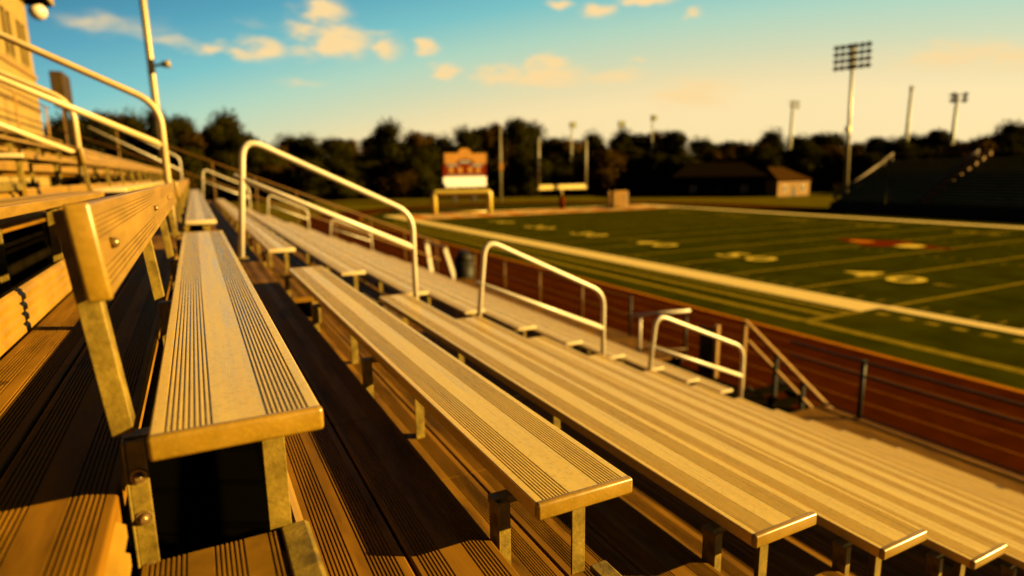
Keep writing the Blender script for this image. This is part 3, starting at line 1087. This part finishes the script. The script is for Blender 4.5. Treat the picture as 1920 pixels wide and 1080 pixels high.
for x in (-3.2, -1.15, 1.15, 3.05):
    MB().box(x-.55, x+.55, -.10, .02, 5.85, 6.95).build('digit_window', 'board_cream', t, bevel=.05)
for x in (-2.4, 2.2):
    MB().box(x-.4, x+.4, .08, .48, 0, 3.0).build('leg', 'dark_metal', t)

t = empty('blocking_sled', (59.3, 79.4, 0), 'tan padded blocking sled leaning at the far right end of the end zone', 'sled')
t.rotation_euler = (0, 0, R(8))
for i in range(4):
    x = -1.7+i*1.0
    MB().prism([(x, 0.15), (x+.86, .15), (x+.70, 2.7), (x-.2, 2.7)], -.2, .25, 'y').build('pad', 'mat_tan', t, bevel=.06)
MB().box(-2.0, 2.6, .3, 2.2, 0.05, .2).build('frame', 'fence_metal', t)
MB().box(2.3, 2.6, .0, .35, .1, 2.6).build('post', 'fence_metal', t)

# ------------------------------------------------------------------ bleachers across the field
SX0, SX1 = 78.5, 90.5
SY0, SY1 = -25.0, 56.0
t = empty('far_bleachers', (SX0, 30, 0), 'shaded dark bleachers across the field at right, with two pale aisle rails', 'bleachers')
B0 = Vector((SX0, 30, 0))
nr = 16
for i in range(nr):
    x = SX0+(SX1-SX0)*i/nr
    z = 1.3+5.4*i/nr
    MB().box(x, x+.42, SY0, SY1, z+.30, z+.36).shifted(B0).build('seat_row', 'stand_metal', t)
    MB().box(x+.36, x+.78, SY0, SY1, z-.02, z+.03).shifted(B0).build('foot_board', 'stand_metal', t)
m = MB().prism([(SX0, .0), (SX1, .0), (SX1, 6.3), (SX0, .95)], SY1-.1, SY1-.02, 'y')
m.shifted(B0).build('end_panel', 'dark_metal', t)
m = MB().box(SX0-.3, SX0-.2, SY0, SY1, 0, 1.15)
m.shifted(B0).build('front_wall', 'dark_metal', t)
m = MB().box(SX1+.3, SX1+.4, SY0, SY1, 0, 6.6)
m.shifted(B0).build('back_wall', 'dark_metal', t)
for y, n_ in ((SY1-.5, 'end_rail'), (44.5, 'aisle_rail')):
    MB().bar((SX0-.3, y, 1.7), (SX1, y, 7.7), .28, .34).shifted(B0).build(n_, 'fence_metal', t)
    for i in range(8):
        q = i/7
        MB().bar((SX0+(SX1-SX0)*q, y, 1.2+5.4*q), (SX0+(SX1-SX0)*q, y, 1.7+6.0*q), .12).shifted(B0).build('rail_post', 'fence_metal', t)
for i in range(9):
    q = i/8
    x, z = SX0+(SX1-SX0)*q, 1.5+5.6*q
    MB().box(x-.2, x+.3, 43.0, 44.2, z, z+.55).shifted(B0).build('aisle_step', 'mat_tan', t)
MB().bar((SX1+.2, SY0, 7.6), (SX1+.2, SY1, 7.6), .1).shifted(B0).build('back_rail', 'fence_metal', t)

# ------------------------------------------------------------------ houses and buildings
def house(x, y, w, d, hw_, hr, rot, label, wall='cream_wall', roof='roof_tile', door=True):
    t = empty('house', (x, y, 0), label, 'house')
    t.rotation_euler = (0, 0, rot)
    MB().box(-w/2, w/2, -d/2, d/2, 0, hw_).build('wall', wall, t)
    o_ = .5
    vs = [(-w/2-o_, -d/2-o_, hw_), (w/2+o_, -d/2-o_, hw_), (w/2+o_, d/2+o_, hw_), (-w/2-o_, d/2+o_, hw_), (-w/2+d*.3, 0, hw_+hr), (w/2-d*.3, 0, hw_+hr)]
    MB().add(vs, [(0, 1, 5, 4), (1, 2, 5), (2, 3, 4, 5), (3, 0, 4), (0, 3, 2, 1)]).build('roof', roof, t)
    for i in (-1, 1):
        f = MB().box(i*w*.28-.6, i*w*.28+.6, -d/2-.06, -d/2-.003, 1.0, 2.3).build('window', 'rail_paint', t)
        MB().box(i*w*.28-.48, i*w*.28+.48, -d/2-.09, -d/2-.062, 1.12, 2.18).build('pane', 'glass', f)
    MB().box(-.5, .5, -d/2-.06, -d/2-.003, 0, 2.1).build('door', 'dark_metal', t)
    return t


house(55.5, 170, 9, 7, 3.0, 2.6, R(-25), 'small cream house glimpsed among the trees left of the scoreboard', roof='mat_tan')
house(82.5, 152, 6, 5, 3.0, 2.0, R(-30), 'small pale shed glimpsed among trees left of the goalpost')
house(114.5, 96.0, 11, 10, 3.4, 2.8, R(4), 'tan building with a low tiled roof beside the far bleachers', wall='mat_tan')
t = house(105.0, 104.0, 19, 12, 4.4, 3.0, R(-38), 'long dark field house left of the tan building', wall='roof', roof='roof')

# far fence line along the back of the end field
t = empty('boundary_fence', (40, 150, 0), 'low faint brown fence crossing the grass below the far trees', 'fence')
for dz in (.5, 1.2):
    MB().bar((-70, 40, dz), (40, -14, dz), .1).build('rail', 'fence_metal', t)
for i in range(24):
    q = i/23
    MB().bar((-70+110*q, 40-54*q, 0), (-70+110*q, 40-54*q, 1.4), .12).build('post', 'fence_metal', t)

# ------------------------------------------------------------------ trees
def crown_mesh(seed, mat, squash=1.0):
    """leaf cards over lobes; unit crown: height 1, width about 1, base at z=0"""
    r = random.Random(seed)
    lobes = []
    n = r.randint(9, 13)
    for i in range(n):
        a = r.uniform(0, 2*math.pi)
        zz = r.uniform(.12, .86)
        wmax = .36*math.sin(math.pi*min(1, (zz+.12)))**.6
        rr = wmax*math.sqrt(r.random())
        lobes.append((Vector((rr*math.cos(a), rr*math.sin(a), zz)), r.uniform(.12, .22)))
    lobes.append((Vector((0, 0, .45)), .34))
    lobes.append((Vector((0, 0, .18)), .28))
    mb = MB()
    for c, s in lobes:
        # an uneven inner mass so that little sky shows through
        bm = bmesh.new()
        bmesh.ops.create_icosphere(bm, subdivisions=2, radius=s*.62)
        for v in bm.verts:
            v.co *= r.uniform(.82, 1.12)
        mb.add([v.co+c for v in bm.verts], [tuple(v.index for v in f.verts) for f in bm.faces])
        bm.free()
        for _ in range(int(3600*s)):
            d = Vector((r.gauss(0, 1), r.gauss(0, 1), r.gauss(0, 1))).normalized()
            p = c+d*s*(.58+.68*r.random()**1.3)
            t1 = Vector((r.gauss(0, 1), r.gauss(0, 1), r.gauss(0, 1))).normalized()
            t2 = d.cross(t1)
            if t2.length < .05:
                continue
            t2.normalize()
            t1 = (t1*.6+t2.cross(d)*.6+d*.2).normalized()
            k = r.uniform(.012, .026)
            mb.add([p-t1*k, p+t2*k*.7, p+t1*k, p-t2*k*.7], [(0, 1, 2, 3)])
    me = mb_to_leaf(mb, mat)
    return me


def mb_to_leaf(mb, mat):
    me = bpy.data.meshes.new('crown')
    me.from_pydata(mb.v, [], mb.f)
    me.materials.append(M[mat])
    return me


CROWNS = [crown_mesh(100+i, 'leaf_dry' if i in (2, 6) else 'leaf') for i in range(8)]


def trunk_mesh(seed):
    r = random.Random(seed)
    mb = MB().tube([(0, 0, 0), (.01, .0, .25), (.0, .01, .55)], .032, 8, r1=.018)
    for i in range(5):
        a = r.uniform(0, 6.28)
        z = .25+.06*i
        mb.tube([(0, 0, z), (.10*math.cos(a), .10*math.sin(a), z+.14), (.2*math.cos(a), .2*math.sin(a), z+.24)], .014, 6, r1=.006)
    return mb.mesh('trunk', 'bark', smooth=True)


TRUNKS = [trunk_mesh(i) for i in range(3)]


def tree(x, y, h, w, i, label, group, name='tree', low=.12):
    t = empty(name, (x, y, 0), label, 'tree', group)
    c = bpy.data.objects.new('crown', CROWNS[i % 8])
    C.objects.link(c)
    c.parent = t
    c.location = (0, 0, h*low)
    c.scale = (w, w, h*(1-low)/1.02)
    c.rotation_euler = (0, 0, rnd.uniform(0, 6.28))
    k = bpy.data.objects.new('trunk', TRUNKS[i % 3])
    C.objects.link(k)
    k.parent = t
    k.scale = (h, h, h)
    return t


TREES = [(-28.8, 202.7, 20.4), (-23.1, 206.8, 23.4), (-20.0, 229.8, 26.6), (-14.5, 217.0, 23.0), (-7.4, 192.4, 21.7), (-2.0, 203.9, 21.4), (1.8, 203.3, 18.5), (5.6, 187.9, 18.7),
         (11.7, 210.1, 23.2), (13.6, 181.5, 17.0), (19.6, 189.7, 14.7), (25.7, 192.2, 16.1), (30.7, 186.0, 15.8), (37.9, 188.8, 15.4), (44.9, 191.8, 16.3), (52.1, 197.4, 16.7), (49.5, 170.8, 18.8),
         (57.6, 181.5, 15.9), (62.7, 181.5, 19.1), (62.6, 163.7, 15.0), (63.7, 151.0, 16.0), (83.5, 182.6, 18.6), (76.9, 157.5, 19.2), (81.2, 156.0, 19.5), (94.6, 173.6, 19.5), (93.2, 160.6, 15.8),
         (96.5, 154.1, 15.8), (109.9, 160.1, 16.4), (100.6, 133.2, 15.2), (121.3, 151.4, 15.7), (119.4, 138.5, 16.7), (115.2, 128.3, 15.2), (135.7, 141.7, 14.1), (149.9, 146.0, 14.5),
         (135.5, 122.5, 13.5), (154.8, 131.1, 16.1), (150.8, 118.6, 13.7), (172.7, 126.5, 15.3), (179.0, 122.1, 13.3), (167.6, 106.6, 13.3), (197.7, 117.4, 14.5), (199.1, 109.8, 16.6),
         (207.6, 105.9, 13.7), (219.2, 105.8, 13.9), (208.2, 95.5, 16.7), (228.5, 99.1, 17.1)]
TREES.sort(key=lambda p: math.atan2(p[0], p[1]))
KIND = ['dense dark', 'broad dark', 'tan-leaved', 'bushy dark', 'dark rounded', 'lumpy dark', 'brownish', 'spreading dark']


def ordw(n):
    tens = {1: 'first', 2: 'second', 3: 'third', 4: 'fourth', 5: 'fifth', 6: 'sixth', 7: 'seventh', 8: 'eighth', 9: 'ninth'}
    if n < 15:
        return ORD[n]
    if n < 20:
        return {15: 'fifteenth', 16: 'sixteenth', 17: 'seventeenth', 18: 'eighteenth', 19: 'nineteenth'}[n]
    T, u_ = divmod(n, 10)
    nm = {2: ('twentieth', 'twenty'), 3: ('thirtieth', 'thirty'), 4: ('fortieth', 'forty')}[T]
    return nm[0] if u_ == 0 else nm[1]+'-'+tens[u_]


for i, (x, y, h) in enumerate(TREES):
    dist = math.hypot(x, y)
    w = dist*.088*rnd.uniform(.85, 1.25)
    tree(x, y, h*1.08, w, i, '%s tree in the far tree line, %s from the left' % (KIND[i % 8], ordw(i+1)), 'trees of the far tree line')
# lower trees standing in front of and between them
n2 = 34
for i in range(n2):
    az = R(-9+ (68+9)*i/(n2-1)) + rnd.uniform(-.008, .008)
    d = rnd.uniform(150, 172) if az < R(45) else rnd.uniform(165, 190)
    x, y = d*math.sin(az), d*math.cos(az)
    tree(x, y, rnd.uniform(9, 13), d*.10, i+3, 'low leafy tree under the far tree line, %s of the low trees from the left' % ordw(i+1), 'low trees under the far tree line', name='low_tree', low=.0)
